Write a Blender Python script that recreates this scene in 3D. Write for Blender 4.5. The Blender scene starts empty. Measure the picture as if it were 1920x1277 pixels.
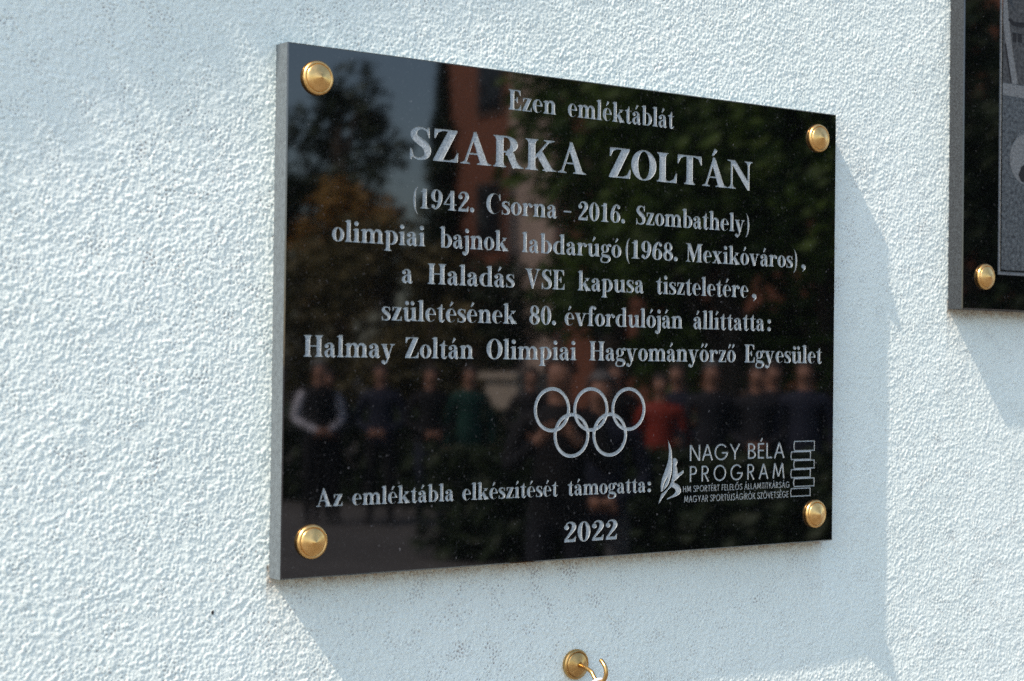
import bpy, bmesh, math, random
import numpy as np
from mathutils import Vector, Matrix, geometry

random.seed(7)
rng = np.random.default_rng(11)
scene = bpy.context.scene
COL = scene.collection

# ------------------------------------------------------------------ camera
T = 0.0182                      # slab thickness; slab face lies at y = 0, wall at y = T
GROUND = -1.75
cam_d = bpy.data.cameras.new("camera")
cam = bpy.data.objects.new("camera", cam_d)
COL.objects.link(cam)
cam.location = (-0.89853, -1.13394, -0.03638)
cam.rotation_mode = 'XYZ'
cam.rotation_euler = (1.583369, -0.0118246, -0.6239897)
cam_d.sensor_fit = 'HORIZONTAL'
cam_d.sensor_width = 36.0
cam_d.lens = 3223.81 / 1920 * 36.0
cam_d.clip_start = 0.05
cam_d.clip_end = 2000
cam_d.dof.use_dof = True
cam_d.dof.focus_distance = 1.47
cam_d.dof.aperture_fstop = 8.5
scene.camera = cam

# ------------------------------------------------------------------ world, sun, exposure
SUN = Vector((-0.613, -0.116, 0.782)).normalized()
world = bpy.data.worlds.new("World")
scene.world = world
world.use_nodes = True
wn = world.node_tree.nodes
wl = world.node_tree.links
wn.clear()
sky = wn.new("ShaderNodeTexSky")
sky.sky_type = 'NISHITA'
sky.sun_disc = False
sky.sun_elevation = math.asin(SUN.z)
sky.sun_rotation = math.atan2(SUN.x, SUN.y)
sky.air_density = 1.0
sky.dust_density = 1.6
sky.ozone_density = 1.0
bg = wn.new("ShaderNodeBackground")
bg.inputs['Strength'].default_value = 0.10
wo = wn.new("ShaderNodeOutputWorld")
wl.new(sky.outputs[0], bg.inputs[0])
wl.new(bg.outputs[0], wo.inputs[0])
sun_d = bpy.data.lights.new("sun", 'SUN')
sun_d.energy = 2.35
sun_d.angle = math.radians(0.53)
sun_d.color = (1.0, 0.84, 0.76)
sun = bpy.data.objects.new("sun", sun_d)
COL.objects.link(sun)
sun.location = SUN * 30
sun.rotation_euler = (-SUN).to_track_quat('-Z', 'Y').to_euler()
vs = scene.view_settings
scene.display_settings.display_device = 'sRGB'
vs.view_transform = 'Standard'
vs.look = 'None'
vs.gamma = 1.0
vs.use_curve_mapping = False
vs.exposure = 1.72
scene.cycles.max_bounces = 8
scene.cycles.use_denoising = False

# ------------------------------------------------------------------ helpers: objects
def link(o, parent=None):
    COL.objects.link(o)
    if parent:
        o.parent = parent
    return o

def mesh_obj(name, verts, faces, mats, parent=None, midx=None, smooth=False):
    me = bpy.data.meshes.new(name)
    me.from_pydata([tuple(v) for v in verts], [], faces)
    for m in (mats if isinstance(mats, (list, tuple)) else [mats]):
        me.materials.append(m)
    if midx is not None:
        me.polygons.foreach_set('material_index', midx)
    if smooth:
        me.polygons.foreach_set('use_smooth', [True] * len(me.polygons))
    me.update()
    return link(bpy.data.objects.new(name, me), parent)

def thing(name, label, cat, loc=(0, 0, 0), group=None):
    o = bpy.data.objects.new(name, None)
    o.empty_display_size = 0.05
    COL.objects.link(o)
    o.location = loc
    return tag(o, label, cat, group)

def tag(o, label, cat, group=None):
    o['label'] = label
    o['category'] = cat
    if group:
        o['group'] = group
    return o

# ------------------------------------------------------------------ helpers: materials
class NT:
    def __init__(self, name):
        self.m = bpy.data.materials.new(name)
        self.m.use_nodes = True
        self.n = self.m.node_tree.nodes
        self.l = self.m.node_tree.links
        self.b = self.n["Principled BSDF"]
    def node(self, t, **kw):
        nd = self.n.new(t)
        for k, v in kw.items():
            if k.startswith('_'):
                setattr(nd, k[1:], v)
            else:
                nd.inputs[k].default_value = v
        return nd
    def link(self, a, b):
        self.l.new(a, b)
    def coords(self, kind='Object'):
        return self.node("ShaderNodeTexCoord").outputs[kind]
    def noise(self, co, scale, detail=2.0, rough=0.5):
        nd = self.node("ShaderNodeTexNoise", Scale=scale, Detail=detail, Roughness=rough)
        self.link(co, nd.inputs['Vector'])
        return nd.outputs[0]
    def ramp(self, fac, stops):
        r = self.n.new("ShaderNodeValToRGB")
        e = r.color_ramp.elements
        while len(e) < len(stops):
            e.new(0.5)
        for i, (p, c) in enumerate(stops):
            e[i].position = p
            e[i].color = (c[0], c[1], c[2], 1) if isinstance(c, (tuple, list)) else (c, c, c, 1)
        self.link(fac, r.inputs[0])
        return r.outputs[0]
    def mix(self, fac, a, b, mode='MIX'):
        nd = self.n.new("ShaderNodeMix")
        nd.data_type = 'RGBA'
        nd.blend_type = mode
        for s, v in ((nd.inputs[0], fac), (nd.inputs[6], a), (nd.inputs[7], b)):
            if hasattr(v, 'is_linked'):
                self.link(v, s)
            elif isinstance(v, (tuple, list)):
                s.default_value = (v[0], v[1], v[2], 1)
            else:
                s.default_value = v
        return nd.outputs[2]
    def bump(self, h, strength, dist):
        nd = self.node("ShaderNodeBump", Strength=strength, Distance=dist)
        self.link(h, nd.inputs['Height'])
        self.link(nd.outputs[0], self.b.inputs['Normal'])
    def math(self, op, a, b=0.0):
        nd = self.n.new("ShaderNodeMath")
        nd.operation = op
        for s, v in ((nd.inputs[0], a), (nd.inputs[1], b)):
            if hasattr(v, 'is_linked'):
                self.link(v, s)
            else:
                s.default_value = v
        return nd.outputs[0]

def simple(name, col, rough=0.7, metallic=0.0, var=0.25, scale=8.0):
    t = NT(name)
    n = t.noise(t.coords(), scale, 4)
    c = t.ramp(n, [(0.3, [x * (1 - var) for x in col]), (0.7, [min(1, x * (1 + var)) for x in col])])
    t.link(c, t.b.inputs['Base Color'])
    t.b.inputs['Roughness'].default_value = rough
    t.b.inputs['Metallic'].default_value = metallic
    return t.m

def mat_plaster():
    t = NT("plaster")
    co = t.coords()
    base = t.ramp(t.noise(co, 6.0, 4), [(0.3, (0.70, 0.772, 0.685)), (0.7, (0.74, 0.808, 0.722))])
    # tiny dirt caught in the pits, stronger in a few areas
    pits = t.ramp(t.noise(co, 330.0, 2), [(0.66, 0.0), (0.74, 1.0)])
    area = t.ramp(t.noise(co, 5.0, 3), [(0.42, 0.05), (0.68, 0.55)])
    c1 = t.mix(t.math('MULTIPLY', pits, area), base, (0.30, 0.285, 0.27))
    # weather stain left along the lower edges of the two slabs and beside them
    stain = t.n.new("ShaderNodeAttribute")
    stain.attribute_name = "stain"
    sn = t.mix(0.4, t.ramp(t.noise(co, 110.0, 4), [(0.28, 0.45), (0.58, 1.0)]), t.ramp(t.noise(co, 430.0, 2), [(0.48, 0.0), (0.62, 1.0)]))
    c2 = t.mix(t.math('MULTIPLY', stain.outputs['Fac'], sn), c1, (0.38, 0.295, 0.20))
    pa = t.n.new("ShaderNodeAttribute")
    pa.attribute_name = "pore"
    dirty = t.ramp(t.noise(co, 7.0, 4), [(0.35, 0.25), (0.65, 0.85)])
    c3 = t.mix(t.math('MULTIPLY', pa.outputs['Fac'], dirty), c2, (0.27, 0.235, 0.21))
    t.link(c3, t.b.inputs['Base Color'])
    t.b.inputs['Roughness'].default_value = 0.85
    t.b.inputs['Specular IOR Level'].default_value = 0.25
    t.bump(t.noise(co, 750.0, 3, 0.6), 0.35, 0.0006)
    return t.m

def mat_polished(name="polished_granite"):
    t = NT(name)
    co = t.coords()
    v = t.node("ShaderNodeTexVoronoi", Scale=620.0)
    t.link(co, v.inputs['Vector'])
    grain = t.ramp(v.outputs['Color'], [(0.0, 0.001), (0.55, 0.0025), (0.86, 0.007), (0.955, 0.04), (1.0, 0.16)])
    spots = t.ramp(t.noise(co, 420.0, 3), [(0.45, 0.15), (0.66, 1.0)])
    c = t.mix(1.0, grain, spots, 'MULTIPLY')
    c = t.mix(1.0, c, (0.0008, 0.0011, 0.0012), 'ADD')
    t.link(c, t.b.inputs['Base Color'])
    t.b.inputs['Roughness'].default_value = 0.025
    t.b.inputs['IOR'].default_value = 1.7
    return t.m

def mat_rough_stone(name, lo, hi, scale=900.0, tint=(0.93, 1.0, 1.03), bumpd=0.0003):
    t = NT(name)
    co = t.coords()
    n = t.noise(co, scale, 3, 0.65)
    c = t.ramp(n, [(0.32, [lo * x for x in tint]), (0.70, [hi * x for x in tint])])
    t.link(c, t.b.inputs['Base Color'])
    t.b.inputs['Roughness'].default_value = 0.8
    t.b.inputs['Specular IOR Level'].default_value = 0.3
    t.bump(n, 0.6, bumpd)
    return t.m

def mat_brass(name="brass", dim=1.0):
    t = NT(name)
    co = t.coords()
    n = t.noise(co, 160.0, 4)
    c = t.ramp(n, [(0.3, (0.67 * dim, 0.39 * dim, 0.125 * dim)), (0.7, (0.80 * dim, 0.50 * dim, 0.19 * dim))])
    t.link(c, t.b.inputs['Base Color'])
    t.b.inputs['Metallic'].default_value = 1.0
    r = t.ramp(t.noise(co, 300.0, 3), [(0.3, 0.25), (0.7, 0.38)])
    t.link(r, t.b.inputs['Roughness'])
    return t.m

M_PLASTER = mat_plaster()
M_POLISH = mat_polished()
M_LETTER = mat_rough_stone("blasted_stone", 0.23, 0.48, 900.0, (0.90, 1.0, 0.98))
M_SAWN = mat_rough_stone("sawn_stone_edge", 0.10, 0.145, 240.0, (0.80, 1.0, 1.05), 0.0001)
M_SAWN2 = mat_rough_stone("speckled_stone_edge", 0.012, 0.062, 700.0, (0.80, 1.0, 1.08), 0.0001)
M_BRASS = mat_brass()
M_BRASS_SHADED = mat_brass("shaded_brass", 0.72)  # darker brass copy for the hook: the plaque's shade put into its colour

# ------------------------------------------------------------------ lettering: shapes as triangles, joined by a planar union
def fix(tri):
    (ax, ay), (bx, by), (cx, cy) = tri
    a = (bx - ax) * (cy - ay) - (cx - ax) * (by - ay)
    if abs(a) < 1e-7:
        return None
    return tri if a > 0 else (tri[0], tri[2], tri[1])

def quads(L, R):
    out = []
    for i in range(len(L) - 1):
        for t in ((L[i], L[i + 1], R[i + 1]), (L[i], R[i + 1], R[i])):
            f = fix(t)
            if f:
                out.append([f[0], f[1], f[2]])
    return out

def catmull(P, n):
    P = [np.array(q, float) for q in P]
    Q = [2 * P[0] - P[1]] + P + [2 * P[-1] - P[-2]]
    out = []
    for i in range(1, len(Q) - 2):
        a, b, c, d = Q[i - 1], Q[i], Q[i + 1], Q[i + 2]
        for k in range(n):
            t = k / n
            out.append(0.5 * (2 * b + (c - a) * t + (2 * a - 5 * b + 4 * c - d) * t * t + (3 * b - a - 3 * c + d) * t ** 3))
    out.append(P[-1])
    return out

def rib(*pts, n=6):                       # (x, y, width) ...
    if len(pts) == 2:
        S = [np.array(q, float) for q in pts]
    else:
        S = catmull(pts, n)
    L, R = [], []
    for i, s in enumerate(S):
        a = S[max(0, i - 1)]
        b = S[min(len(S) - 1, i + 1)]
        d = b[:2] - a[:2]
        d = d / (np.hypot(*d) + 1e-9)
        nrm = np.array([-d[1], d[0]]) * max(s[2], 0.6) / 2
        L.append(tuple(s[:2] + nrm))
        R.append(tuple(s[:2] - nrm))
    return quads(R, L)

def poly(*pts):
    a = sum(pts[i][0] * pts[(i + 1) % len(pts)][1] - pts[(i + 1) % len(pts)][0] * pts[i][1] for i in range(len(pts)))
    return [list(pts) if a > 0 else list(pts)[::-1]]

def rect(x0, y0, x1, y1):
    return poly((x0, y0), (x1, y0), (x1, y1), (x0, y1))

def disc(x, y, r, n=14):
    return poly(*[(x + r * math.cos(2 * math.pi * i / n), y + r * math.sin(2 * math.pi * i / n)) for i in range(n)])

def arc(c, r, ic, ir, a0=0, a1=360, n=28, t0=1.0, t1=1.0):
    O, I = [], []
    for i in range(n + 1):
        f = i / n
        a = math.radians(a0 + (a1 - a0) * f)
        o = np.array([c[0] + r[0] * math.cos(a), c[1] + r[1] * math.sin(a)])
        q = np.array([ic[0] + ir[0] * math.cos(a), ic[1] + ir[1] * math.sin(a)])
        k = 1.0
        if t0 < 1 and f < 0.3:
            k = t0 + (1 - t0) * f / 0.3
        if t1 < 1 and f > 0.7:
            k = min(k, t1 + (1 - t1) * (1 - f) / 0.3)
        q = o + (q - o) * k
        O.append(tuple(o))
        I.append(tuple(q))
    if abs(a1 - a0) == 360:
        O[-1] = O[0]
        I[-1] = I[0]
    return quads(O, I)

def foot(x0, x1, y, a, b, up=1, th=4.5, br=11):    # bracketed serif: stem spans x0..x1, serif a..b
    pts = [(a, y), (b, y), (b, y + up * th * .8)]
    if b > x1 + 1:
        pts += [(x1 + (b - x1) * .35, y + up * (th + 1.5)), (x1, y + up * (th + br))]
    else:
        pts += [(x1, y + up * (th + br))]
    if a < x0 - 1:
        pts += [(x0, y + up * (th + br)), (x0 - (x0 - a) * .35, y + up * (th + 1.5)), (a, y + up * th * .8)]
    else:
        pts += [(x0, y + up * (th + br)), (a, y + up * th * .8)]
    return poly(*pts)

def flag(x0, x1, y, e=9):                           # slanted lower-case head serif
    return poly((x1, y), (x1 - 3, y + .8), (x0 - e, y - 6), (x0 - e, y - 9.5), (x0, y - 12), (x1, y - 12))

def stem(x0, x1, y0, y1, bot='full', top=None, e=9):
    s = rect(x0, y0, x1, y1)
    if bot == 'full':
        s += foot(x0, x1, y0, x0 - e, x1 + e)
    elif bot == 'r':
        s += foot(x0, x1, y0, x0, x1 + e)
    if top == 'full':
        s += foot(x0, x1, y1, x0 - e, x1 + e, -1)
    elif top == 'l':
        s += foot(x0, x1, y1, x0 - e, x1, -1)
    elif top == 'flag':
        s += flag(x0, x1, y1, e)
    return s

def acute(x, y):
    return rib((x - 5, y, 5), (x + 3, y + 12, 10), (x + 9, y + 23, 13))

X, AS = 66, 103
G = {}
G['n'] = (stem(9, 29, 0, X, top='flag') + stem(51, 71, 0, 46) + rib((26, 46, 5), (36, 61, 8), (50, 61, 15), (59, 54, 19), (61, 44, 20)), 80)
G['m'] = (G['n'][0] + stem(93, 113, 0, 46) + rib((68, 46, 5), (78, 61, 8), (92, 61, 15), (101, 54, 19), (103, 44, 20)), 122)
G['h'] = (stem(9, 29, 0, AS, top='flag') + stem(51, 71, 0, 46) + rib((26, 46, 5), (36, 61, 8), (50, 61, 15), (59, 54, 19), (61, 44, 20)), 80)
G['u'] = (stem(9, 29, 18, X, bot=None, top='flag') + stem(51, 71, 0, X, bot='r', top='flag') + rib((19, 20, 20), (21, 10, 19), (30, 4, 14), (42, 5, 8), (54, 18, 5)), 80)
_i = stem(9, 29, 0, X, top='flag')
G['i'] = (_i + disc(18, 88, 11.5), 38)
G['í'] = (_i + acute(17, 78), 38)
G['l'] = (stem(9, 29, 0, AS, top='flag'), 38)
G['j'] = (stem(9, 29, -10, X, bot=None, top='flag') + rib((19, -8, 20), (17, -20, 15), (8, -29, 8), (0, -28, 5)) + disc(0, -21, 8.5) + disc(18, 88, 11.5), 33)
G['k'] = (stem(9, 29, 0, AS, top='flag') + rib((27, 24, 6), (60, 62, 6)) + foot(57, 63, X, 45, 76, -1) + rib((38, 40, 21), (64, 3, 21)) + foot(54, 76, 0, 46, 84), 82)
G['t'] = (rect(12, 14, 31, 64) + poly((31, 66), (31, 88), (27, 88), (18, 72), (2, 66), (2, 61), (31, 61)) + rect(2, 61, 45, 66) + rib((21.5, 18, 19), (23, 7, 17), (33, 3, 10), (46, 12, 4)), 47)
G['r'] = (stem(9, 29, 0, X, top='flag') + rib((27, 42, 5), (34, 57, 7), (46, 64, 6), (53, 60, 5)) + disc(52, 54, 10), 62)
_s = [(45, 49, 4), (41, 59, 5), (28, 64, 6), (14, 59, 12), (11, 48, 17), (23, 38, 19), (37, 29, 19), (42, 17, 17), (37, 6, 11), (22, 1.5, 6), (9, 7, 5), (5, 20, 4)]
_sf = poly((43, 66.5), (46.5, 66.5), (47, 45), (43.5, 45), (40, 58)) + poly((3, -1), (6.5, -1), (9, 7), (6.5, 22), (3, 22))
G['s'] = (rib(*_s, n=4) + _sf, 52)
G['e'] = (arc((31, 33), (30, 34), (35, 33), (13, 29), 0, 322, 30, 1, .25) + rect(20, 32, 58, 37.5), 63)
G['o'] = (arc((32, 33), (31.5, 34), (32, 33), (11.5, 29)), 64)
G['a'] = (rect(33, 8, 53, 46) + rib((11, 50, 5), (16, 61, 5), (29, 64, 7), (40, 58, 14), (43, 46, 20)) + disc(13, 51, 10)
          + rib((36, 40, 5), (20, 33, 8), (11, 22, 16), (13, 10, 16), (22, 3, 9), (36, 12, 5)) + rib((43, 14, 20), (46, 6, 17), (53, 3, 8), (62, 9, 4)), 63)
G['b'] = (stem(9, 29, 0, AS, bot=None, top='flag') + arc((39, 33), (33, 34), (36, 33), (15, 28.5), -120, 120, 24), 74)
G['d'] = (stem(49, 69, 0, AS, bot='r', top='flag') + arc((36, 33), (34, 34), (40, 33), (17, 28.5), 60, 300, 24), 79)
G['p'] = (stem(9, 29, -31, X, top='flag') + arc((39, 33), (33, 34), (36, 33), (15, 28.5), -120, 120, 24), 74)
G['g'] = (arc((28, 44), (25, 22.5), (28, 44), (9.5, 18)) + rib((44, 58, 6), (53, 66, 6), (60, 66, 5)) + disc(60, 61, 8)
          + rib((18, 25, 5), (10, 17, 8), (16, 8, 14), (34, 5, 17), (52, 1, 17), (57, -12, 15), (45, -26, 8), (27, -29, 6), (9, -25, 9), (4, -15, 10), (8, -5, 7), (18, 4, 5)), 66)
_v = rib((16, 62, 20), (39, 0, 20)) + foot(6, 27, X, 0, 35, -1, 4.5, 4) + foot(57, 64, X, 47, 76, -1, 4.5, 4)
G['v'] = (_v + rib((61, 64, 6), (37, -1, 7)) + poly((30, 4), (48, 4), (41, -2), (36, -2)), 77)
G['y'] = (_v + rib((61, 64, 6), (38, 0, 7), (31, -18, 8), (20, -28, 7), (12, -26, 5)) + disc(12, -20, 9.5), 77)
G['x'] = (rib((17, 64, 21), (53, 2, 21)) + rib((55, 64, 6), (13, 2, 6)) + foot(6, 27, X, 0, 34, -1, 4.5, 3) + foot(52, 58, X, 42, 70, -1, 4.5, 3)
          + foot(10, 16, 0, 0, 27, 1, 4.5, 3) + foot(43, 64, 0, 36, 73, 1, 4.5, 3), 74)
G['z'] = (rect(5, 60, 55, X) + rect(2, 0, 57, 6) + poly((32, 61), (55, 61), (26, 5), (2, 5)) + poly((5, 66), (5, 44), (8.5, 44), (13, 60), (26, 61)) + poly((57, 0), (57, 23), (53.5, 23), (48, 6), (36, 5)), 59)
G['f'] = (stem(9, 29, 0, 82) + rib((19, 78, 20), (22, 92, 17), (33, 101, 9), (44, 100, 6)) + disc(45, 93, 9) + rect(0, 61, 42, X), 44)
def acc(ch, base, x, up=0, kind='a'):
    s = list(G[base][0])
    if kind == 'a':
        s += acute(x, 77 + up)
    elif kind == 'u':
        s += disc(x - 15, 86 + up, 10.5) + disc(x + 15, 86 + up, 10.5)
    elif kind == 'd':
        s += acute(x - 13, 77 + up) + acute(x + 13, 77 + up)
    G[ch] = (s, G[base][1])
acc('á', 'a', 29); acc('é', 'e', 30); acc('ó', 'o', 30); acc('ú', 'u', 38); acc('ü', 'u', 38, 0, 'u'); acc('ő', 'o', 29, 0, 'd')
G['E'] = (stem(11, 34, 0, 100, top='full') + rect(2, 94.5, 72, 100) + rect(2, 0, 76, 5.5) + rect(33, 47.5, 54, 53) + poly((72, 100), (72, 71), (68.5, 71), (62, 88), (50, 95.5))
          + poly((76, 0), (77, 31), (73.5, 31), (66, 12), (52, 4.5)) + poly((56, 66), (52.5, 66), (45, 53), (45, 48), (52.5, 35), (56, 35)), 79)
G['Z'] = (rect(5, 94.5, 74, 100) + rect(2, 0, 76, 5.5) + poly((46, 95), (74, 95), (31, 5), (2, 5)) + poly((5, 100), (4, 70), (7.5, 70), (16, 88), (30, 95)) + poly((76, 0), (78, 31), (74.5, 31), (66, 12), (50, 5)), 80)
G['S'] = (rib(*[(x * 1.32 + 1, y * 1.51, w * 1.22) for x, y, w in _s], n=5) + poly((57, 101), (61, 101), (62.5, 68), (58.5, 68), (53, 90)) + poly((4, -1.5), (8, -1.5), (13, 10), (8.5, 33), (4.5, 33)), 68)
G['A'] = (rib((15, 3, 7), (45, 98, 7)) + poly((40, 102), (49, 102), (86, 3), (62, 3), (39, 76)) + rect(24, 30, 70, 35.5) + foot(12, 19, 0, 1, 30, 1, 4.5, 4) + foot(62, 86, 0, 52, 96, 1, 4.5, 4), 97)
_P = stem(11, 34, 0, 100, top='l') + rect(30, 94.5, 46, 100) + rect(30, 47, 46, 52.5) + arc((46, 73.5), (34, 26.5), (42, 73.5), (14, 21), -90, 90, 18)
G['R'] = (_P + rib((44, 50, 22), (56, 44, 23), (64, 24, 22), (76, 3, 22)) + foot(64, 88, 0, 62, 99, 1, 4.5, 6), 99)
G['K'] = (stem(11, 34, 0, 100, top='full') + rib((33, 40, 7), (79, 97, 7)) + foot(75, 83, 100, 62, 97, -1, 4.5, 4) + rib((46, 58, 24), (80, 3, 24)) + foot(67, 92, 0, 58, 103, 1, 4.5, 4), 104)
G['O'] = (arc((46, 50), (45, 51.5), (46, 50), (20.5, 46.5), n=36), 92)
G['L'] = (stem(11, 34, 0, 100, top='full') + rect(2, 0, 74, 5.5) + poly((74, 0), (75.5, 34), (72, 34), (64, 13), (48, 4.5)), 76)
G['T'] = (stem(36, 59, 0, 100) + rect(3, 94.5, 92, 100) + poly((3, 100), (2, 69), (5.5, 69), (14, 88), (30, 95)) + poly((92, 100), (93, 69), (89.5, 69), (81, 88), (65, 95)), 95)
G['N'] = (rect(14, 0, 21, 98) + foot(14, 21, 0, 2, 33) + poly((1, 100), (31, 100), (87, 22), (87, -2), (80, -2), (12, 95), (1, 95.5)) + rect(80, 0, 87, 100) + foot(80, 87, 100, 68, 99, -1), 100)
G['H'] = (stem(11, 34, 0, 100, top='full') + stem(68, 91, 0, 100, top='full') + rect(30, 47, 72, 53), 102)
G['M'] = (rect(14, 0, 21, 98) + foot(14, 21, 0, 2, 33) + poly((1, 100), (33, 100), (62, 30), (55, 0), (49, 0), (12, 94), (1, 95.5)) + rib((52, 1, 7), (89, 98, 7)) + stem(85, 108, 0, 98) + poly((84, 100), (118, 100), (118, 95.5), (108, 90), (85, 88)), 119)
G['V'] = (poly((10, 97), (35, 97), (55, 22), (51, -2), (44, -2)) + rib((81, 97, 7), (48, 0, 7)) + foot(10, 35, 100, 1, 46, -1, 4.5, 4) + foot(77, 84, 100, 65, 97, -1, 4.5, 4), 97)
G['C'] = (arc((46, 50), (45, 51.5), (53, 50), (28, 46.5), 38, 322, 30, .5, .12) + poly((78, 101), (82, 101), (83.5, 66), (79.5, 66), (74, 84)), 86)
acc('Á', 'A', 44, 30)
G['1'] = (rect(20, 0, 43, 98) + foot(20, 43, 0, 6, 57) + poly((43, 98), (37, 98), (22, 88), (7, 84), (7, 80), (20, 80), (43, 80)), 62)
G['2'] = (rib((13, 74, 5), (18, 88, 6), (33, 94, 8), (50, 87, 17), (54, 72, 22), (47, 56, 18), (30, 34, 12), (9, 9, 9)) + disc(16, 71, 12) + poly((4, 0), (6, 9), (16, 16), (33, 14), (52, 15), (62, 28), (65, 28), (61, 0)), 68)
G['4'] = (rib((48, 93, 7), (6, 31, 7)) + rect(2, 26, 74, 32) + rect(39, 0, 61, 97) + foot(39, 61, 0, 27, 73), 77)
_6 = arc((34, 30), (32, 31), (34, 30), (11.5, 26.5)) + rib((13, 28, 22), (14, 52, 20), (24, 78, 15), (40, 93, 8), (54, 90, 5)) + disc(54, 82, 10)
G['6'] = (_6, 68)
G['9'] = ([[(68 - a, 97 - b) for a, b in f] for f in _6], 68)
G['0'] = (arc((34, 48), (32.5, 49.5), (34, 48), (11, 45)), 68)
G['8'] = (arc((34, 72), (27, 25.5), (34, 72), (10.5, 20.5)) + arc((34, 26), (32, 27.5), (34, 26), (12.5, 22)) + rib((16, 60, 17), (34, 49, 17), (52, 36, 17)), 68)
G['('] = (rib((30, 106, 3), (17, 82, 8), (12, 40, 13), (17, -4, 8), (30, -28, 3)), 34)
G[')'] = ([[(34 - a, b) for a, b in f] for f in (rib((30, 106, 3), (17, 82, 8), (12, 40, 13), (17, -4, 8), (30, -28, 3)))], 34)
G[')'] = ([f[::-1] for f in G[')'][0]], 34)
G['.'] = (disc(13, 11, 12.5), 26)
G[','] = (disc(13, 11, 12.5) + rib((19, 12, 11), (21, 0, 8), (8, -18, 3)), 26)
G[':'] = (disc(13, 11, 12.5) + disc(13, 54, 12.5), 26)
G['-'] = (rect(2, 34, 52, 43), 54)

# plain monoline capitals (width w given per line)
def sans_glyphs(w):
    S = {}
    def st(*p):
        return rib(*[(a, b, w) for a, b in p]) if len(p) == 2 else sum([rib((p[i][0], p[i][1], w), (p[i + 1][0], p[i + 1][1], w)) for i in range(len(p) - 1)], [])
    h = w / 2
    def el(cx, cy, rx, ry, a0=0, a1=360):
        return arc((cx, cy), (rx, ry), (cx, cy), (rx - w, ry - w), a0, a1, 26)
    S['N'] = (rect(0, 0, w, 100) + rect(66, 0, 66 + w, 100) + poly((0, 100), (w * 1.2, 100), (66 + w, 0), (66 - .2 * w, 0)), 66 + w)
    S['A'] = (st((4, 0), (40, 100)) + st((76, 0), (40, 100)) + rect(18, 30, 62, 30 + w), 80)
    S['G'] = (el(50, 50, 51, 52, 42, 360) + rect(54, 50 - w, 101, 50), 102)
    S['Y'] = (st((3, 100), (38, 46)) + st((73, 100), (38, 46)) + rect(38 - h, 0, 38 + h, 48), 76)
    S['B'] = (rect(0, 0, w, 100) + arc((26, 74), (27, 26), (26, 74), (27 - w, 26 - w), -90, 90, 14) + arc((28, 27.5), (31, 27.5), (28, 27.5), (31 - w, 27.5 - w), -90, 90, 14)
              + rect(0, 100 - w, 27, 100) + rect(0, 0, 29, w) + rect(0, 49, 29, 49 + w * .9), 60)
    S['E'] = (rect(0, 0, w, 100) + rect(0, 0, 48, w) + rect(0, 100 - w, 48, 100) + rect(0, 47, 46, 47 + w), 50)
    S['F'] = (rect(0, 0, w, 100) + rect(0, 100 - w, 46, 100) + rect(0, 47, 43, 47 + w), 47)
    S['L'] = (rect(0, 0, w, 100) + rect(0, 0, 44, w), 45)
    S['P'] = (rect(0, 0, w, 100) + arc((28, 72), (28, 28), (28, 72), (28 - w, 28 - w), -90, 90, 14) + rect(0, 100 - w, 29, 100) + rect(0, 44, 29, 44 + w), 57)
    S['R'] = (S['P'][0] + st((26, 46), (56, 0)), 60)
    S['O'] = (el(51, 50, 51, 52), 102)
    S['M'] = (st((5, 0), (18, 100)) + st((18, 100), (51, 14)) + st((84, 100), (51, 14)) + st((97, 0), (84, 100)), 102)
    S['H'] = (rect(0, 0, w, 100) + rect(58, 0, 58 + w, 100) + rect(0, 46, 60, 46 + w), 58 + w)
    S['S'] = (rib(*[(a, b, w) for a, b in ((54, 82), (44, 95), (26, 96), (9, 84), (12, 65), (32, 54), (50, 43), (56, 25), (44, 6), (26, 3), (10, 8), (3, 22))], n=3), 60)
    S['T'] = (rect(0, 100 - w, 60, 100) + rect(30 - h, 0, 30 + h, 100), 60)
    S['I'] = (rect(0, 0, w, 100), w)
    S['K'] = (rect(0, 0, w, 100) + st((w, 40), (58, 98)) + st((24, 58), (60, 0)), 63)
    S['J'] = (rect(36 - w, 25, 36, 100) + rib((36 - h, 26, w), (30, 8, w), (18, 4, w), (5, 12, w), n=4), 38)
    S['U'] = (rect(0, 30, w, 100) + rect(62 - w, 30, 62, 100) + arc((31, 32), (31, 33), (31, 32), (31 - w, 33 - w), 180, 360, 16), 62)
    S['Z'] = (rect(0, 0, 58, w) + rect(0, 100 - w, 58, 100) + st((6, 3), (52, 97)), 58)
    S['V'] = (st((4, 100), (36, 2)) + st((68, 100), (36, 2)), 72)
    def a2(ch, b, x, kind='a'):
        ac = lambda q: rib((q - 4, 110, w * .9), (q + 10, 132, w * .9))
        if kind == 'a':
            s = ac(x)
        elif kind == 'd':
            s = ac(x - 12) + ac(x + 12)
        else:
            s = disc(x - 16, 116, w * .65, 8) + disc(x + 16, 116, w * .65, 8)
        S[ch] = (S[b][0] + s, S[b][1])
    a2('É', 'E', 24); a2('Á', 'A', 38); a2('Ő', 'O', 50, 'd'); a2('Ú', 'U', 30); a2('Í', 'I', 5); a2('Ó', 'O', 50); a2('Ö', 'O', 50, 'u')
    return S

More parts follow.
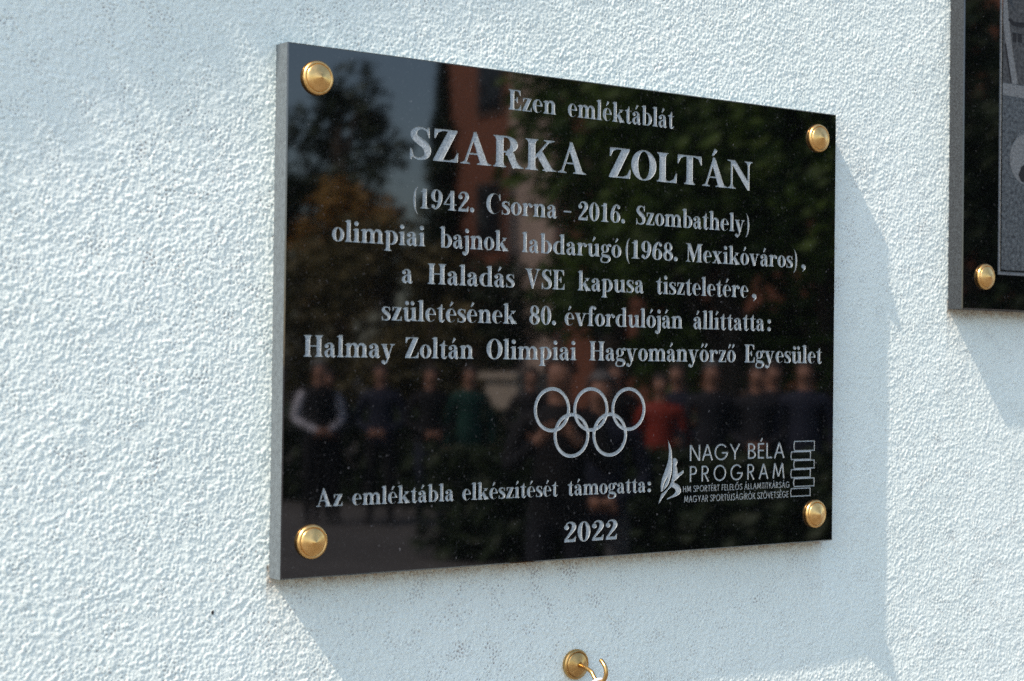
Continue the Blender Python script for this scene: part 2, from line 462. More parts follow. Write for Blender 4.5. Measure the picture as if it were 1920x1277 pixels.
_cache = {}
def classify(C, faces, own):
    """for each point the highest owner among the polygons that hold it, or -1 when none does (-2 = outside all)"""
    order = np.argsort(C[:, 0])
    xs = C[order, 0]
    res = np.full(len(C), -2)
    for f, o in zip(faces, own):
        P = np.array(f, float)
        i0, i1 = np.searchsorted(xs, P[:, 0].min()), np.searchsorted(xs, P[:, 0].max())
        ii = order[i0:i1]
        if len(ii) == 0:
            continue
        y = C[ii, 1]
        ii = ii[(y >= P[:, 1].min()) & (y <= P[:, 1].max())]
        if len(ii) == 0:
            continue
        x, y = C[ii, 0], C[ii, 1]
        ins = np.zeros(len(ii), bool)
        for k in range(len(P)):
            (ax, ay), (bx, by) = P[k - 1], P[k]
            if ay == by:
                continue
            cr = ((ay > y) != (by > y)) & (x < (bx - ax) * (y - ay) / (by - ay) + ax)
            ins ^= cr
        hit = ii[ins]
        res[hit] = np.maximum(res[hit], o)
    return res

def cdt(faces, eps, own=None, dig=5):
    """planar union of polygons: vertices, triangles and the highest owner of each triangle"""
    V, E, idx = [], [], {}
    for f in faces:
        ids = []
        for q in f:
            k = (round(q[0], dig), round(q[1], dig))
            if k not in idx:
                idx[k] = len(V)
                V.append(Vector(k))
            ids.append(idx[k])
        for k in range(len(ids)):
            if ids[k - 1] != ids[k]:
                E.append((ids[k - 1], ids[k]))
    v, _, f, _, _, _ = geometry.delaunay_2d_cdt(V, E, [], 0, eps, False)
    A = np.array([(q.x, q.y) for q in v])
    Ft = np.array([t[:3] for t in f])
    C = A[Ft].mean(axis=1)
    ar = (A[Ft[:, 1], 0] - A[Ft[:, 0], 0]) * (A[Ft[:, 2], 1] - A[Ft[:, 0], 1]) - (A[Ft[:, 2], 0] - A[Ft[:, 0], 0]) * (A[Ft[:, 1], 1] - A[Ft[:, 0], 1])
    r = classify(C, faces, own if own is not None else [0] * len(faces))
    keep = (r > -2) & (np.abs(ar) > 1e-9)
    tris = [tuple(t) if a_ > 0 else (t[0], t[2], t[1]) for t, a_ in zip(Ft[keep].tolist(), ar[keep])]
    return v, tris, r[keep].tolist()

def glyph_tris(key, faces):
    if key not in _cache:
        v, f, _ = cdt(faces, 1e-3)
        _cache[key] = [[(v[i].x, v[i].y) for i in t] for t in f]
    return _cache[key]

def set_word(word, x0, x1, z, cap, font=None, fid='serif', gap=3.5, stretch=None):
    """triangles (mm, on the slab face) of a word between x0 and x1 on base line z"""
    font = font or G
    k = cap / 100.0
    nat = sum(font[c][1] for c in word) + gap * (len(word) - 1)
    sx = (x1 - x0) / nat
    g = gap * sx
    if stretch and len(word) > 1:
        sx = stretch * k
        g = ((x1 - x0) - sx * sum(font[c][1] for c in word)) / (len(word) - 1)
    out, x = [], x0
    for c in word:
        for t in glyph_tris((fid, c), font[c][0]):
            out.append([(x + a * sx, z + b * k) for a, b in t])
        x += font[c][1] * sx + g
    return out

def scale_tris(faces):
    v, f, _ = cdt(faces, 1e-3)
    return [[(v[i].x, v[i].y) for i in t] for t in f]

def carve_slab(root, x0, x1, z0, z1, groups, m_face, m_edge):
    """one slab with every group of triangles sunk into its face; groups = (part name, triangles, material, depth mm, label)"""
    c = 0.9
    inner = (x0 + c, z0 + c, x1 - c, z1 - c)
    faces = rect(*inner)
    own = [-1]
    for gi, g in enumerate(groups):
        for t in g[1]:
            f = fix(tuple(t))
            if f:
                faces.append(list(f))
                own.append(gi)
    v, f, tagf = cdt(faces, 2e-4, own, 4)
    # slab face
    sv = [(p.x / 1000, 0.0, p.y / 1000) for p in v]
    sf = [tuple(t) for t, b in zip(f, tagf) if b < 0]
    mi = [0] * len(sf)
    # chamfer, sides, back
    def ring(a, y):
        return [(x0 + a, y, z0 + a), (x1 - a, y, z0 + a), (x1 - a, y, z1 - a), (x0 + a, y, z1 - a)]
    base = len(sv)
    for R in (ring(c, 0), ring(0, c), ring(0, T * 1000)):
        sv += [(a / 1000, b / 1000, d / 1000) for a, b, d in R]
    for k in range(4):
        j = (k + 1) % 4
        sf.append((base + k, base + 4 + k, base + 4 + j, base + j)); mi.append(0)
        sf.append((base + 4 + k, base + 8 + k, base + 8 + j, base + 4 + j)); mi.append(1)
    sf.append((base + 8, base + 11, base + 10, base + 9)); mi.append(1)
    # side edges
    slab = mesh_obj("slab", sv, sf, [m_face, m_edge], root, mi)
    # carved floors with their walls
    edge = {}
    for ti, t in enumerate(f):
        for k in range(3):
            edge.setdefault((t[k], t[(k + 1) % 3]), ti)
    for gi, g in enumerate(groups):
        dep = g[3] / 1000
        gv, gf, gm = [], [], {}
        def vid(i, d):
            if (i, d) not in gm:
                gm[(i, d)] = len(gv)
                gv.append((v[i].x / 1000, dep if d else 0.0, v[i].y / 1000))
            return gm[(i, d)]
        for ti, t in enumerate(f):
            if tagf[ti] != gi:
                continue
            gf.append(tuple(vid(i, 1) for i in t))
            for k in range(3):
                a, b = t[k], t[(k + 1) % 3]
                o = edge.get((b, a))
                if o is None or tagf[o] < gi:
                    # wall up to the face (or to the shallower neighbour)
                    gf.append((vid(a, 0), vid(b, 0), vid(b, 1), vid(a, 1)))
        if gf:
            ob = mesh_obj(g[0], gv, gf, g[2], root)
            if len(g) > 4 and g[4]:
                ob['label'] = g[4]
    return slab

def lathe(name, prof, mat, parent, loc, n=48, wob=0.0):
    """profile (r, height) in mm, axis towards the viewer (-y)"""
    V, F = [], []
    for r, h in prof:
        for k in range(n):
            a = 2 * math.pi * k / n
            V.append((r * math.cos(a) / 1000, -h / 1000, r * math.sin(a) / 1000))
    for i in range(len(prof) - 1):
        for k in range(n):
            j = (k + 1) % n
            F.append((i * n + k, i * n + j, (i + 1) * n + j, (i + 1) * n + k))
    F.append(tuple(range((len(prof) - 1) * n, len(prof) * n)))
    o = mesh_obj(name, V, F, mat, parent, smooth=True)
    o.location = loc
    o.rotation_euler = (0, random.uniform(0, 6.28), 0)
    return o

CAP = [(12.4, 0.0), (12.9, 0.5), (13.1, 1.3), (13.0, 2.2), (12.6, 3.1), (11.9, 3.7), (11.3, 3.9), (10.9, 3.8), (10.65, 3.3), (10.5, 3.3), (10.35, 3.75), (10.1, 4.1), (9.7, 4.4),
       (8.6, 4.95), (7.0, 5.55), (5.2, 6.25), (3.4, 7.0), (1.9, 7.75), (0.9, 8.3), (0.35, 8.6), (0.05, 8.7)]

def tube(name, pts, r, mat, parent, n=14, sub=6):
    P = [Vector(q) for q in catmull(pts, sub)]
    V, F = [], []
    up = Vector((1, 0, 0))
    for i, q in enumerate(P):
        d = (P[min(i + 1, len(P) - 1)] - P[max(i - 1, 0)]).normalized()
        a = d.cross(up).normalized()
        b = d.cross(a).normalized()
        for k in range(n):
            t = 2 * math.pi * k / n
            V.append(q + (a * math.cos(t) + b * math.sin(t)) * r)
    for i in range(len(P) - 1):
        for k in range(n):
            j = (k + 1) % n
            F.append((i * n + k, i * n + j, (i + 1) * n + j, (i + 1) * n + k))
    F.append(tuple(range(n))[::-1])
    F.append(tuple(range((len(P) - 1) * n, len(P) * n)))
    return mesh_obj(name, V, F, mat, parent, smooth=True)

# ------------------------------------------------------------------ the wall: one roughcast sheet, real relief where the photo looks
def build_wall():
    sp = 0.0008
    fx = np.arange(-0.58, 0.68, sp)
    fz = np.arange(-0.41, 0.41, sp)
    nx, nz = len(fx), len(fz)
    kx = np.fft.fftfreq(nx, sp * 1000)[None, :]
    kz = np.fft.fftfreq(nz, sp * 1000)[:, None]
    def band(lam, s, ax=1.0, rotd=0.0):
        c, d = math.cos(rotd), math.sin(rotd)
        a = (kx * c + kz * d) * ax
        b = (-kx * d + kz * c)
        k = np.sqrt(a * a + b * b) + 1e-9
        A = np.exp(-(np.log(k * lam) / s) ** 2)
        w = np.fft.ifft2(np.fft.fft2(rng.standard_normal((nz, nx))) * A).real
        return w / w.std()
    n1 = band(4.9, 0.42, 1.1, 0.7)
    n2 = band(2.9, 0.34)
    n3 = band(95.0, 0.5)
    n4 = band(25.0, 0.5)
    n5 = band(9.5, 0.4)
    n6 = band(2.3, 0.3)
    # thrown grit: rounded grains of three sizes scattered over the coat
    def grit(dia, cover, seed_amp):
        cnt = int(nx * nz * (sp * 1000) ** 2 * cover / (math.pi * dia * dia / 4))
        imp = np.zeros(nz * nx)
        np.add.at(imp, rng.integers(0, nz * nx, cnt), rng.uniform(0.45, 1.0, cnt) * seed_amp)
        yy = np.fft.fftfreq(nz, 1.0 / nz)[:, None] * sp * 1000
        xx = np.fft.fftfreq(nx, 1.0 / nx)[None, :] * sp * 1000
        ker = np.clip(1 - (xx * xx + yy * yy) / (dia * dia / 4), 0, 1) ** 0.7
        return np.fft.ifft2(np.fft.fft2(imp.reshape(nz, nx)) * np.fft.fft2(ker)).real
    gr = grit(1.7, 0.55, 0.9) + grit(2.4, 0.42, 1.4) + grit(3.4, 0.16, 1.9)
    gr = np.tanh(gr * 0.62) / 0.62
    gr = (gr - gr.mean()) / gr.std()
    h = 0.10 * n1 + 0.16 * n2 + 0.22 * n5 + 0.20 * n6
    h = h + 0.86 * gr * (0.82 + 0.18 * np.clip(1 + 0.6 * n4, 0, 2))
    # scattered open pores between the grains
    pore = np.clip((band(3.2, 0.3) + 0.35 * band(40.0, 0.5) - 1.6) * 1.6, 0, 1)
    h = h - 1.9 * pore
    H = WALL_AMP * h + 0.09e-3 * n3 + 0.04e-3 * n4
    # fade to flat at the rim
    wx = np.clip(np.minimum(fx - fx[0], fx[-1] - fx) / 0.03, 0, 1)
    wz = np.clip(np.minimum(fz - fz[0], fz[-1] - fz) / 0.03, 0, 1)
    H = H * wx[None, :] * wz[:, None]
    cx0 = np.array([-6, -3, -1.6, -0.9]); cx1 = np.array([1.1, 2, 4, 8, 14.0])
    cz0 = np.array([GROUND - 0.3, -1.2, -0.75]); cz1 = np.array([0.8, 1.6, 2.6, 4.0])
    X = np.concatenate([cx0, fx, cx1]); Z = np.concatenate([cz0, fz, cz1])
    D = np.zeros((len(Z), len(X)))
    D[len(cz0):len(cz0) + nz, len(cx0):len(cx0) + nx] = H
    XX, ZZ = np.meshgrid(X, Z)
    V = np.stack([XX, T - D, ZZ], -1).reshape(-1, 3)
    nX, nZ = len(X), len(Z)
    i = np.arange((nZ - 1) * (nX - 1))
    r, c = i // (nX - 1), i % (nX - 1)
    a = r * nX + c
    F = np.stack([a, a + 1, a + nX + 1, a + nX], -1)
    me = bpy.data.meshes.new("wall")
    me.vertices.add(len(V)); me.vertices.foreach_set('co', V.astype(np.float32).ravel())
    me.loops.add(F.size); me.loops.foreach_set('vertex_index', F.astype(np.int32).ravel())
    me.polygons.add(len(F))
    me.polygons.foreach_set('loop_start', np.arange(0, F.size, 4, dtype=np.int32))
    me.polygons.foreach_set('loop_total', np.full(len(F), 4, np.int32))
    me.polygons.foreach_set('use_smooth', np.ones(len(F), bool))
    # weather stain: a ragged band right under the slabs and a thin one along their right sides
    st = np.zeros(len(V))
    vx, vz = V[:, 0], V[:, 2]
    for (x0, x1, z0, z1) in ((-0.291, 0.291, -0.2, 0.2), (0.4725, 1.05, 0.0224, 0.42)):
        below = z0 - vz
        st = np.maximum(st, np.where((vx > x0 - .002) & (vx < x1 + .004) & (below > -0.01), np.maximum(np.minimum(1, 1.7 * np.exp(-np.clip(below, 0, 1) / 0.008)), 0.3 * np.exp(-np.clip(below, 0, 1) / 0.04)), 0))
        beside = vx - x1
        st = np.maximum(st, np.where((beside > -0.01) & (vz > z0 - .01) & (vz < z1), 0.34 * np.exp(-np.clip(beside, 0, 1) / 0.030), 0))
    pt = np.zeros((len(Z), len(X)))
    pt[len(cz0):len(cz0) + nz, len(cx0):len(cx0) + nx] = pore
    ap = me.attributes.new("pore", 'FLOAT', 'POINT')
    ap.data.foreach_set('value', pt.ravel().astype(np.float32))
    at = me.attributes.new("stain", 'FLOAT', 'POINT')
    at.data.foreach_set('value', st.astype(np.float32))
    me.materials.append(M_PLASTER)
    me.update(calc_edges=True)
    o = bpy.data.objects.new("plaster_wall", me)
    COL.objects.link(o)
    return tag(o, "white roughcast plaster wall carrying both black stone plaques", "wall")

WALL_AMP = 0.165e-3
build_wall()

# ------------------------------------------------------------------ the memorial plaque
HW = 290.9
LINES = [
    (168.9, 16.6, [("Ezen", -88.8, -40), ("emléktáblát", -28.1, 89.1)]),
    (121.5, 25.6, [("SZARKA", -183.9, -7.7), ("ZOLTÁN", 16.1, 183.5)]),
    (83.2, 16.3, [("(1942.", -180, -121.1), ("Csorna", -109.7, -38), ("-", -31.5, -22.9), ("2016.", -16.4, 34.9), ("Szombathely)", 46.6, 180.7)]),
    (53.6, 16.3, [("olimpiai", -251.3, -167.3), ("bajnok", -153.9, -87.5), ("labdarúgó", -73.7, 31.2), ("(1968.", 35, 94.7), ("Mexikóváros)", 104.1, 241.5), (",", 246.2, 251.6)]),
    (24.3, 16.3, [("a", -188.9, -178.4), ("Haladás", -165.1, -80.3), ("VSE", -70.1, -29), ("kapusa", -15.4, 56.7), ("tiszteletére", 70.2, 179.6), (",", 184, 189.6)]),
    (-5.2, 16.2, [("születésének", -206.8, -78), ("80.", -65.5, -37.8), ("évfordulóján", -29, 101.5), ("állíttatta", 113.6, 199.9), (":", 203.5, 208)]),
    (-34.1, 16.3, [("Halmay", -274.5, -193.7), ("Zoltán", -185.1, -120.2), ("Olimpiai", -107.7, -15.9), ("Hagyományőrző", -2.6, 164.8), ("Egyesület", 175.3, 274.4)]),
    (-146.8, 13.6, [("Az", -262, -238.8), ("emléktábla", -230.7, -137.4), ("elkészítését", -129.5, -33.8), ("támogatta", -23.8, 61.2), (":", 63.1, 67.2)]),
    (-185.6, 17.3, [("2022", -27.6, 30.7)]),
]
groups = []
for z, cap, words in LINES:
    for w, a, b in words:
        groups.append(("engraved_word", set_word(w, a, b, z, cap, stretch=1.22 if cap > 20 else None), M_LETTER, 0.55))
rings = []
for cx, cz in ((-40.8, -75.2), (0.1, -75.2), (41.0, -75.2), (-20.2, -96.7), (20.8, -96.7)):
    rings += arc((cx, cz), (18.75, 18.75), (cx, cz), (15.75, 15.75), n=64)
groups.append(("engraved_rings", scale_tris(rings), M_LETTER, 0.5))
wing = [(85.5, -101.5), (86.7, -103.6), (88.3, -106.4), (90.0, -111.2), (90.7, -116.9), (91.0, -122.7), (90.7, -128.4), (90.0, -132.5), (88.6, -136.6), (86.6, -141.2), (83.6, -144.2), (80.7, -146.2), (78.4, -147.1),
        (78.2, -142.0), (79.4, -136.3), (81.9, -130.7), (85.0, -124.2), (86.9, -118.5), (87.2, -111.9), (86.6, -106.5)]
body = [(91.7, -119.2), (92.4, -118.4), (93.6, -118.1), (95.2, -118.4), (96.4, -119.4), (97.0, -121.6), (97.0, -122.6), (96.3, -123.2), (96.0, -124.4), (95.4, -124.9), (96.3, -126.2), (96.9, -128.8), (97.2, -131.0), (98.2, -131.8),
        (101.0, -130.6), (103.7, -128.9), (104.6, -129.6), (104.3, -131.1), (102.3, -132.7), (99.5, -134.4), (97.0, -136.4), (95.2, -137.5), (93.3, -138.5), (93.8, -139.8), (97.5, -141.0), (99.8, -142.8), (101.3, -145.6), (101.5, -147.9), (99.4, -150.0), (96.0, -151.5),
        (91.0, -152.7), (84.9, -154.4), (86.0, -152.9), (90.4, -151.3), (93.6, -149.5), (95.4, -147.4), (94.6, -145.2), (92.4, -144.0), (89.9, -143.4), (86.4, -146.0), (82.9, -149.7), (79.4, -153.6), (75.5, -158.0),
        (76.9, -153.9), (79.0, -148.9), (82.7, -147.0), (86.0, -144.8), (88.0, -142.4), (90.1, -138.7), (91.3, -134.0), (92.0, -129.0), (92.0, -124.0)]
slit = rib((86.2, -134.6, .5), (84.2, -137.4, .9), (82.0, -141.3, .9), (80.6, -145.2, .5))
def clean_poly(pts):
    v, f, _ = cdt([pts if sum(pts[i][0] * pts[(i + 1) % len(pts)][1] - pts[(i + 1) % len(pts)][0] * pts[i][1] for i in range(len(pts))) > 0 else pts[::-1]], 1e-3)
    return [[(v[i].x, v[i].y) for i in t] for t in f]
def minus(tris, cut):
    v, f, r = cdt([list(t) for t in tris] + [list(t) for t in cut], 2e-4, [0] * len(tris) + [1] * len(cut), 4)
    return [[(v[i].x, v[i].y) for i in t] for t, o in zip(f, r) if o == 0]
groups.append(("engraved_runner", minus(clean_poly(wing), slit) + clean_poly(body), M_LETTER, 0.5))
SA, SB = sans_glyphs(10.5), sans_glyphs(12.5)
groups.append(("engraved_name", set_word("NAGY", 111.3, 171.1, -121.2, 14.1, SA, 'sa', 15) + set_word("BÉLA", 181.1, 226.7, -121.1, 14.1, SA, 'sa', 15)
               + set_word("PROGRAM", 111.5, 226.9, -139.7, 14.0, SA, 'sa', 38), M_LETTER, 0.45))
small = []
def small_line(words, x0, x1, z, cap):
    tot = sum(sum(SB[c][1] for c in w) + 19 * (len(w) - 1) for w in words) + 58 * (len(words) - 1)
    k = (x1 - x0) / tot
    x = x0
    out = []
    for w in words:
        wd = (sum(SB[c][1] for c in w) + 19 * (len(w) - 1)) * k
        out += set_word(w, x, x + wd, z, cap, SB, 'sb', 19)
        x += wd + 58 * k
    return out
groups.append(("engraved_caption", small_line(["HM", "SPORTÉRT", "FELELŐS", "ÁLLAMTITKÁRSÁG"], 103.9, 233.8, -148.5, 5.5)
               + small_line(["MAGYAR", "SPORTÚJSÁGÍRÓK", "SZÖVETSÉGE"], 105.2, 232.4, -157.5, 5.8), M_LETTER, 0.3))
books = []
for x0, z0, x1, z1 in ((239.3, -115.4, 265.9, -105.8), (235.6, -123.5, 260.9, -115.4), (239.3, -131.8, 265.9, -123.5), (235.6, -140.1, 260.9, -131.8), (239.3, -148.4, 265.9, -140.1), (235.6, -157.3, 260.9, -149.2)):
    w = 1.0
    books += rect(x0, z0, x1, z0 + w) + rect(x0, z1 - w, x1, z1) + rect(x1 - w, z0, x1, z1)
    books += rib((x0 + w / 2, z0, w), (x0 + w / 2 - .9, (z0 + z1) / 2, w), (x0 + w / 2, z1, w), n=4)
groups.append(("engraved_books", scale_tris(books), M_LETTER, 0.4))

plaque = thing("memorial_plaque", "black polished granite memorial plaque with engraved Hungarian text and four brass caps", "plaque")
carve_slab(plaque, -HW, HW, -200.0, 200.0, groups, M_POLISH, M_SAWN)
for x, z in ((-266, 175.2), (265.9, 175.6), (266.3, -174.0), (-265.8, -172.6)):
    lathe("brass_cap", CAP, M_BRASS, plaque, (x / 1000, 0.0002, z / 1000))

# ------------------------------------------------------------------ the second plaque, cut by the right edge of the photo
def picture_mat():
    t = NT("etched_grass")
    co = t.coords()
    n = t.noise(co, 260.0, 5, 0.7)
    c = t.ramp(n, [(0.38, (0.005, 0.007, 0.008)), (0.66, (0.085, 0.10, 0.10))])
    t.link(c, t.b.inputs['Base Color'])
    t.b.inputs['Roughness'].default_value = 0.6
    return t.m
M_GRASS = picture_mat()
M_ETCH1 = mat_rough_stone("etched_light", 0.07, 0.19, 420.0, (0.92, 1.0, 0.98))
M_ETCH2 = mat_rough_stone("etched_mid", 0.012, 0.075, 260.0, (0.92, 1.0, 0.98))
M_ETCHD = mat_rough_stone("etched_dark", 0.004, 0.012, 500.0)
PX0, PZ0, PX1, PZ1 = 472.5, 22.4, 1054.0, 422.4
fx0, fz0, fx1, fz1 = 527.3, 59.0, 1000.0, 386.0
frame = rect(fx0, fz0, fx0 + 3.4, fz1) + rect(fx1 - 3.4, fz0, fx1, fz1) + rect(fx0, fz0, fx1, fz0 + 3.4) + rect(fx0, fz1 - 3.4, fx1, fz1)
ix0, iz0, ix1, iz1 = fx0 + 5.2, fz0 + 5.0, fx1 - 5.2, fz1 - 5.0
pic = scale_tris(rect(ix0, iz0, ix1, 243))
wallp = scale_tris(rect(ix0, 256, ix1, iz1))
band = scale_tris(rect(ix0, 243, ix1, 256))
post = scale_tris(rib((530.5 + 3, 352, 7), (534.5 + 2.5, 322, 9), (543, 290, 9.5), (552, 256, 10)))
post = [t for t in minus(post, rect(500, 300, ix0, 400))]
postsh = scale_tris(rib((536.5, 296, 2.0), (546.0, 256.5, 2.4)))
mark = scale_tris(rib((541, 322, 3.0), (552, 318, 4.5), (575, 320, 5)) + rect(548, 300, 554, 309) + rect(556, 300, 563, 309))
ball = scale_tris(disc(572, 180, 27, 40))
patch = scale_tris(poly((572, 176), (564, 172), (559, 163), (563, 157), (572, 155), (580, 160), (583, 170)) + poly((592, 200), (584, 196), (582, 188), (590, 184), (598, 190)) + poly((556, 204), (552, 198), (548, 192), (551, 199)))
g2 = [("engraved_frame", scale_tris(frame), M_ETCH1, 0.35),
      ("etched_grass", pic, M_GRASS, 0.10), ("etched_backdrop", wallp, M_ETCH2, 0.11), ("etched_line", band, M_ETCH1, 0.12),
      ("etched_goalpost", post, M_ETCH1, 0.13), ("etched_shadow", postsh + mark, M_ETCHD, 0.14), ("etched_ball", ball, M_ETCH1, 0.15), ("etched_ball_patch", patch, M_ETCHD, 0.16)]
plaque2 = thing("memorial_plaque", "black granite plaque with etched football picture, cut off at right edge", "plaque")
carve_slab(plaque2, PX0, PX1, PZ0, PZ1, g2, mat_polished("polished_granite_b"), M_SAWN2)
for x, z in ((506.5, 55.7), (506.5, 389), (1020, 55.7), (1020, 389)):
    lathe("brass_cap", CAP, M_BRASS, plaque2, (x / 1000, 0.0002, z / 1000))

# ------------------------------------------------------------------ wall hook with a white ring on it
HX, HZ = -0.0002, -0.2914
hook = thing("wall_hook", "brass wall hook with round base below the large plaque", "hook", (HX, T, HZ))
HB = [(r * 0.99, h + 0.6) if h > 0 else (r * .99, -0.6) for r, h in CAP[:-3]] + [(1.6, 8.2)]
lathe("base", HB, M_BRASS_SHADED, hook, (0, 0, 0))
hook_pts = [(0, -.0080, 0), (0, -.013, -.0005), (0, -.019, -.0018), (0, -.0238, -.0036), (0, -.0266, -.0066), (0, -.0300, -.0094), (0, -.0345, -.0102), (0, -.0395, -.0080), (0, -.0426, -.0025), (0, -.0418, .003), (0, -.0385, .0065), (0, -.0355, .0085)]
tube("hook_arm", hook_pts, 0.0018, M_BRASS_SHADED, hook)
M_WHITE = simple("white_plastic", (0.60, 0.62, 0.62), 0.4, var=0.05, scale=200)
def torus(name, R, r, mat, loc, n=48, m=16):
    V, F = [], []
    for i in range(n):
        a = 2 * math.pi * i / n
        for k in range(m):
            b = 2 * math.pi * k / m
            V.append(((R + r * math.cos(b)) * math.cos(a), r * math.sin(b), (R + r * math.cos(b)) * math.sin(a)))
    for i in range(n):
        for k in range(m):
            F.append((i * m + k, ((i + 1) % n) * m + k, ((i + 1) % n) * m + (k + 1) % m, i * m + (k + 1) % m))
    o = mesh_obj(name, V, F, mat, smooth=True)
    o.location = loc
    return o
ring = torus("hanging_ring", 0.0125, 0.0015, M_WHITE, (HX, T - 0.0338, HZ - 0.0102 + 0.0018 + 0.0005 - 0.0125))
tag(ring, "white ring hanging from the brass hook at the bottom edge", "ring")

# small dark pit left of the plaque's lower corner
M_PIT = simple("dark_speck", (0.012, 0.011, 0.012), 0.6, var=0.3, scale=900)
bm = bmesh.new()
bmesh.ops.create_icosphere(bm, subdivisions=2, radius=0.0013)
for v_ in bm.verts:
    v_.co = Vector((v_.co.x * 0.9, v_.co.y * 0.5, v_.co.z * 1.15)) * (1 + 0.18 * random.uniform(-1, 1))
me = bpy.data.meshes.new("dark_speck")
bm.to_mesh(me); bm.free()
me.materials.append(M_PIT)
pit = bpy.data.objects.new("dark_speck", me)
COL.objects.link(pit)
pit.location = (-0.3371, T - 0.0004, -0.2225)
tag(pit, "tiny black speck on the plaster left of the plaque's lower corner", "speck")

# ------------------------------------------------------------------ the square opposite the wall: seen only as the dim reflection in the polished stone
def mat_ground():
    t = NT("paving")
    co = t.coords()
    br = t.node("ShaderNodeTexBrick", Scale=1.0, **{'Mortar Size': 0.012, 'Brick Width': 0.6, 'Row Height': 0.4})
    br.inputs['Color1'].default_value = (0.125, 0.12, 0.112, 1)
    br.inputs['Color2'].default_value = (0.15, 0.145, 0.135, 1)
    br.inputs['Mortar'].default_value = (0.07, 0.068, 0.064, 1)
    t.link(co, br.inputs['Vector'])
    n = t.ramp(t.noise(co, 0.6, 5), [(0.3, 0.8), (0.7, 1.1)])
    t.link(t.mix(1.0, br.outputs['Color'], n, 'MULTIPLY'), t.b.inputs['Base Color'])
    t.b.inputs['Roughness'].default_value = 0.9
    return t.m
g = mesh_obj("ground", [(-400, T + 0.05, GROUND), (400, T + 0.05, GROUND), (400, -800, GROUND), (-400, -800, GROUND)], [(3, 2, 1, 0)], mat_ground())
g['kind'] = 'structure'

def leaf_mat(name, lo, hi):
    t = NT(name)
    n = t.noise(t.coords(), 0.9, 3)
    t.link(t.ramp(n, [(0.3, lo), (0.7, hi)]), t.b.inputs['Base Color'])
    t.b.inputs['Roughness'].default_value = 0.6
    return t.m
M_LEAF = leaf_mat("leaf_green", (0.035, 0.08, 0.006), (0.11, 0.185, 0.014))
M_LEAFD = leaf_mat("leaf_dark", (0.016, 0.036, 0.010), (0.038, 0.062, 0.018))
M_LEAFO = leaf_mat("leaf_orange", (0.26, 0.15, 0.03), (0.50, 0.30, 0.07))
M_LEAFB = leaf_mat("leaf_olive", (0.08, 0.08, 0.025), (0.22, 0.17, 0.055))
M_BARK = simple("bark", (0.11, 0.085, 0.06), 0.9, scale=20)

def leaves_mesh(name, pts, size, mat, parent, r, flat=None):
    V, F = [], []
    for p in pts:
        d = Vector((r.gauss(0, 1), r.gauss(0, 1), r.gauss(0, 1))).normalized()
        if flat:
            d = (Vector(flat) + d * .16).normalized()
            e = (Vector((r.gauss(0, 1), 0, r.gauss(0, 1))).cross(d)).normalized()
        else:
            e = d.orthogonal().normalized()
        f = d.cross(e)
        sz = size * r.uniform(0.6, 1.3)
        b = len(V)
        V += [p - e * sz * .5, p + f * sz * .28 + d * sz * .06, p + e * sz * .55, p - f * sz * .28 + d * sz * .06]
        F.append((b, b + 1, b + 2, b + 3))
    return mesh_obj(name, V, F, mat, parent)

def limb_mesh(name, segs, mat, parent, n=8):
    V, F = [], []
    for P, R in segs:
        b0 = len(V)
        for i, (q, rr) in enumerate(zip(P, R)):
            d = (P[min(i + 1, len(P) - 1)] - P[max(0, i - 1)]).normalized()
            a = d.orthogonal().normalized()
            c = d.cross(a)
            for k in range(n):
                t = 2 * math.pi * k / n
                V.append(q + (a * math.cos(t) + c * math.sin(t)) * rr)
        for i in range(len(P) - 1):
            for k in range(n):
                j = (k + 1) % n
                F.append((b0 + i * n + k, b0 + i * n + j, b0 + (i + 1) * n + j, b0 + (i + 1) * n + k))
    return mesh_obj(name, V, F, mat, parent, smooth=True)

def tree(name, x, y, h, cr, z0, label, lm, seed, n=3200, leaf=0.26, conifer=False, group=None):
    r = random.Random(seed)
    root = thing(name, label, "tree", (x, y, GROUND), group)
    segs = [([Vector((0, 0, -0.1)), Vector((.05, 0, h * .3)), Vector((-.05, .05, h * .6)), Vector((0, 0, h * .92))], [0.028 * h, 0.022 * h, 0.014 * h, 0.004 * h])]
    pts = []
    if conifer:
        for _ in range(n):
            f = r.random() ** 0.8
            zz = z0 + (h - z0) * f
            rad = cr * (1 - f) * (0.55 + 0.45 * abs(math.sin(f * 26))) * math.sqrt(r.random())
            a = r.uniform(0, 6.283)
            pts.append(Vector((rad * math.cos(a), rad * math.sin(a), zz - rad * .25)))
    else:
        cl = []
        for k in range(15):
            a = r.uniform(0, 6.283); u = r.uniform(0, 1)
            q = Vector((cr * .72 * math.cos(a) * math.sqrt(u), cr * .72 * math.sin(a) * math.sqrt(u), z0 + (h - z0) * r.uniform(.12, .88)))
            cl.append((q, cr * r.uniform(.28, .5)))
            st = Vector((0, 0, max(h * .2, q.z - (h - z0) * .35)))
            segs.append(([st, (st + q) * .5 + Vector((0, 0, -.1)), q], [0.010 * h, 0.007 * h, 0.002 * h]))
        for _ in range(n):
            q, rr = cl[r.randrange(len(cl))]
            d = Vector((r.gauss(0, 1), r.gauss(0, 1), r.gauss(0, 1))).normalized() * rr * (r.random() ** .45)
            pts.append(q + d)
    limb_mesh("trunk", segs, M_BARK, root)
    leaves_mesh("crown", pts, leaf, lm, root, r)
    return root

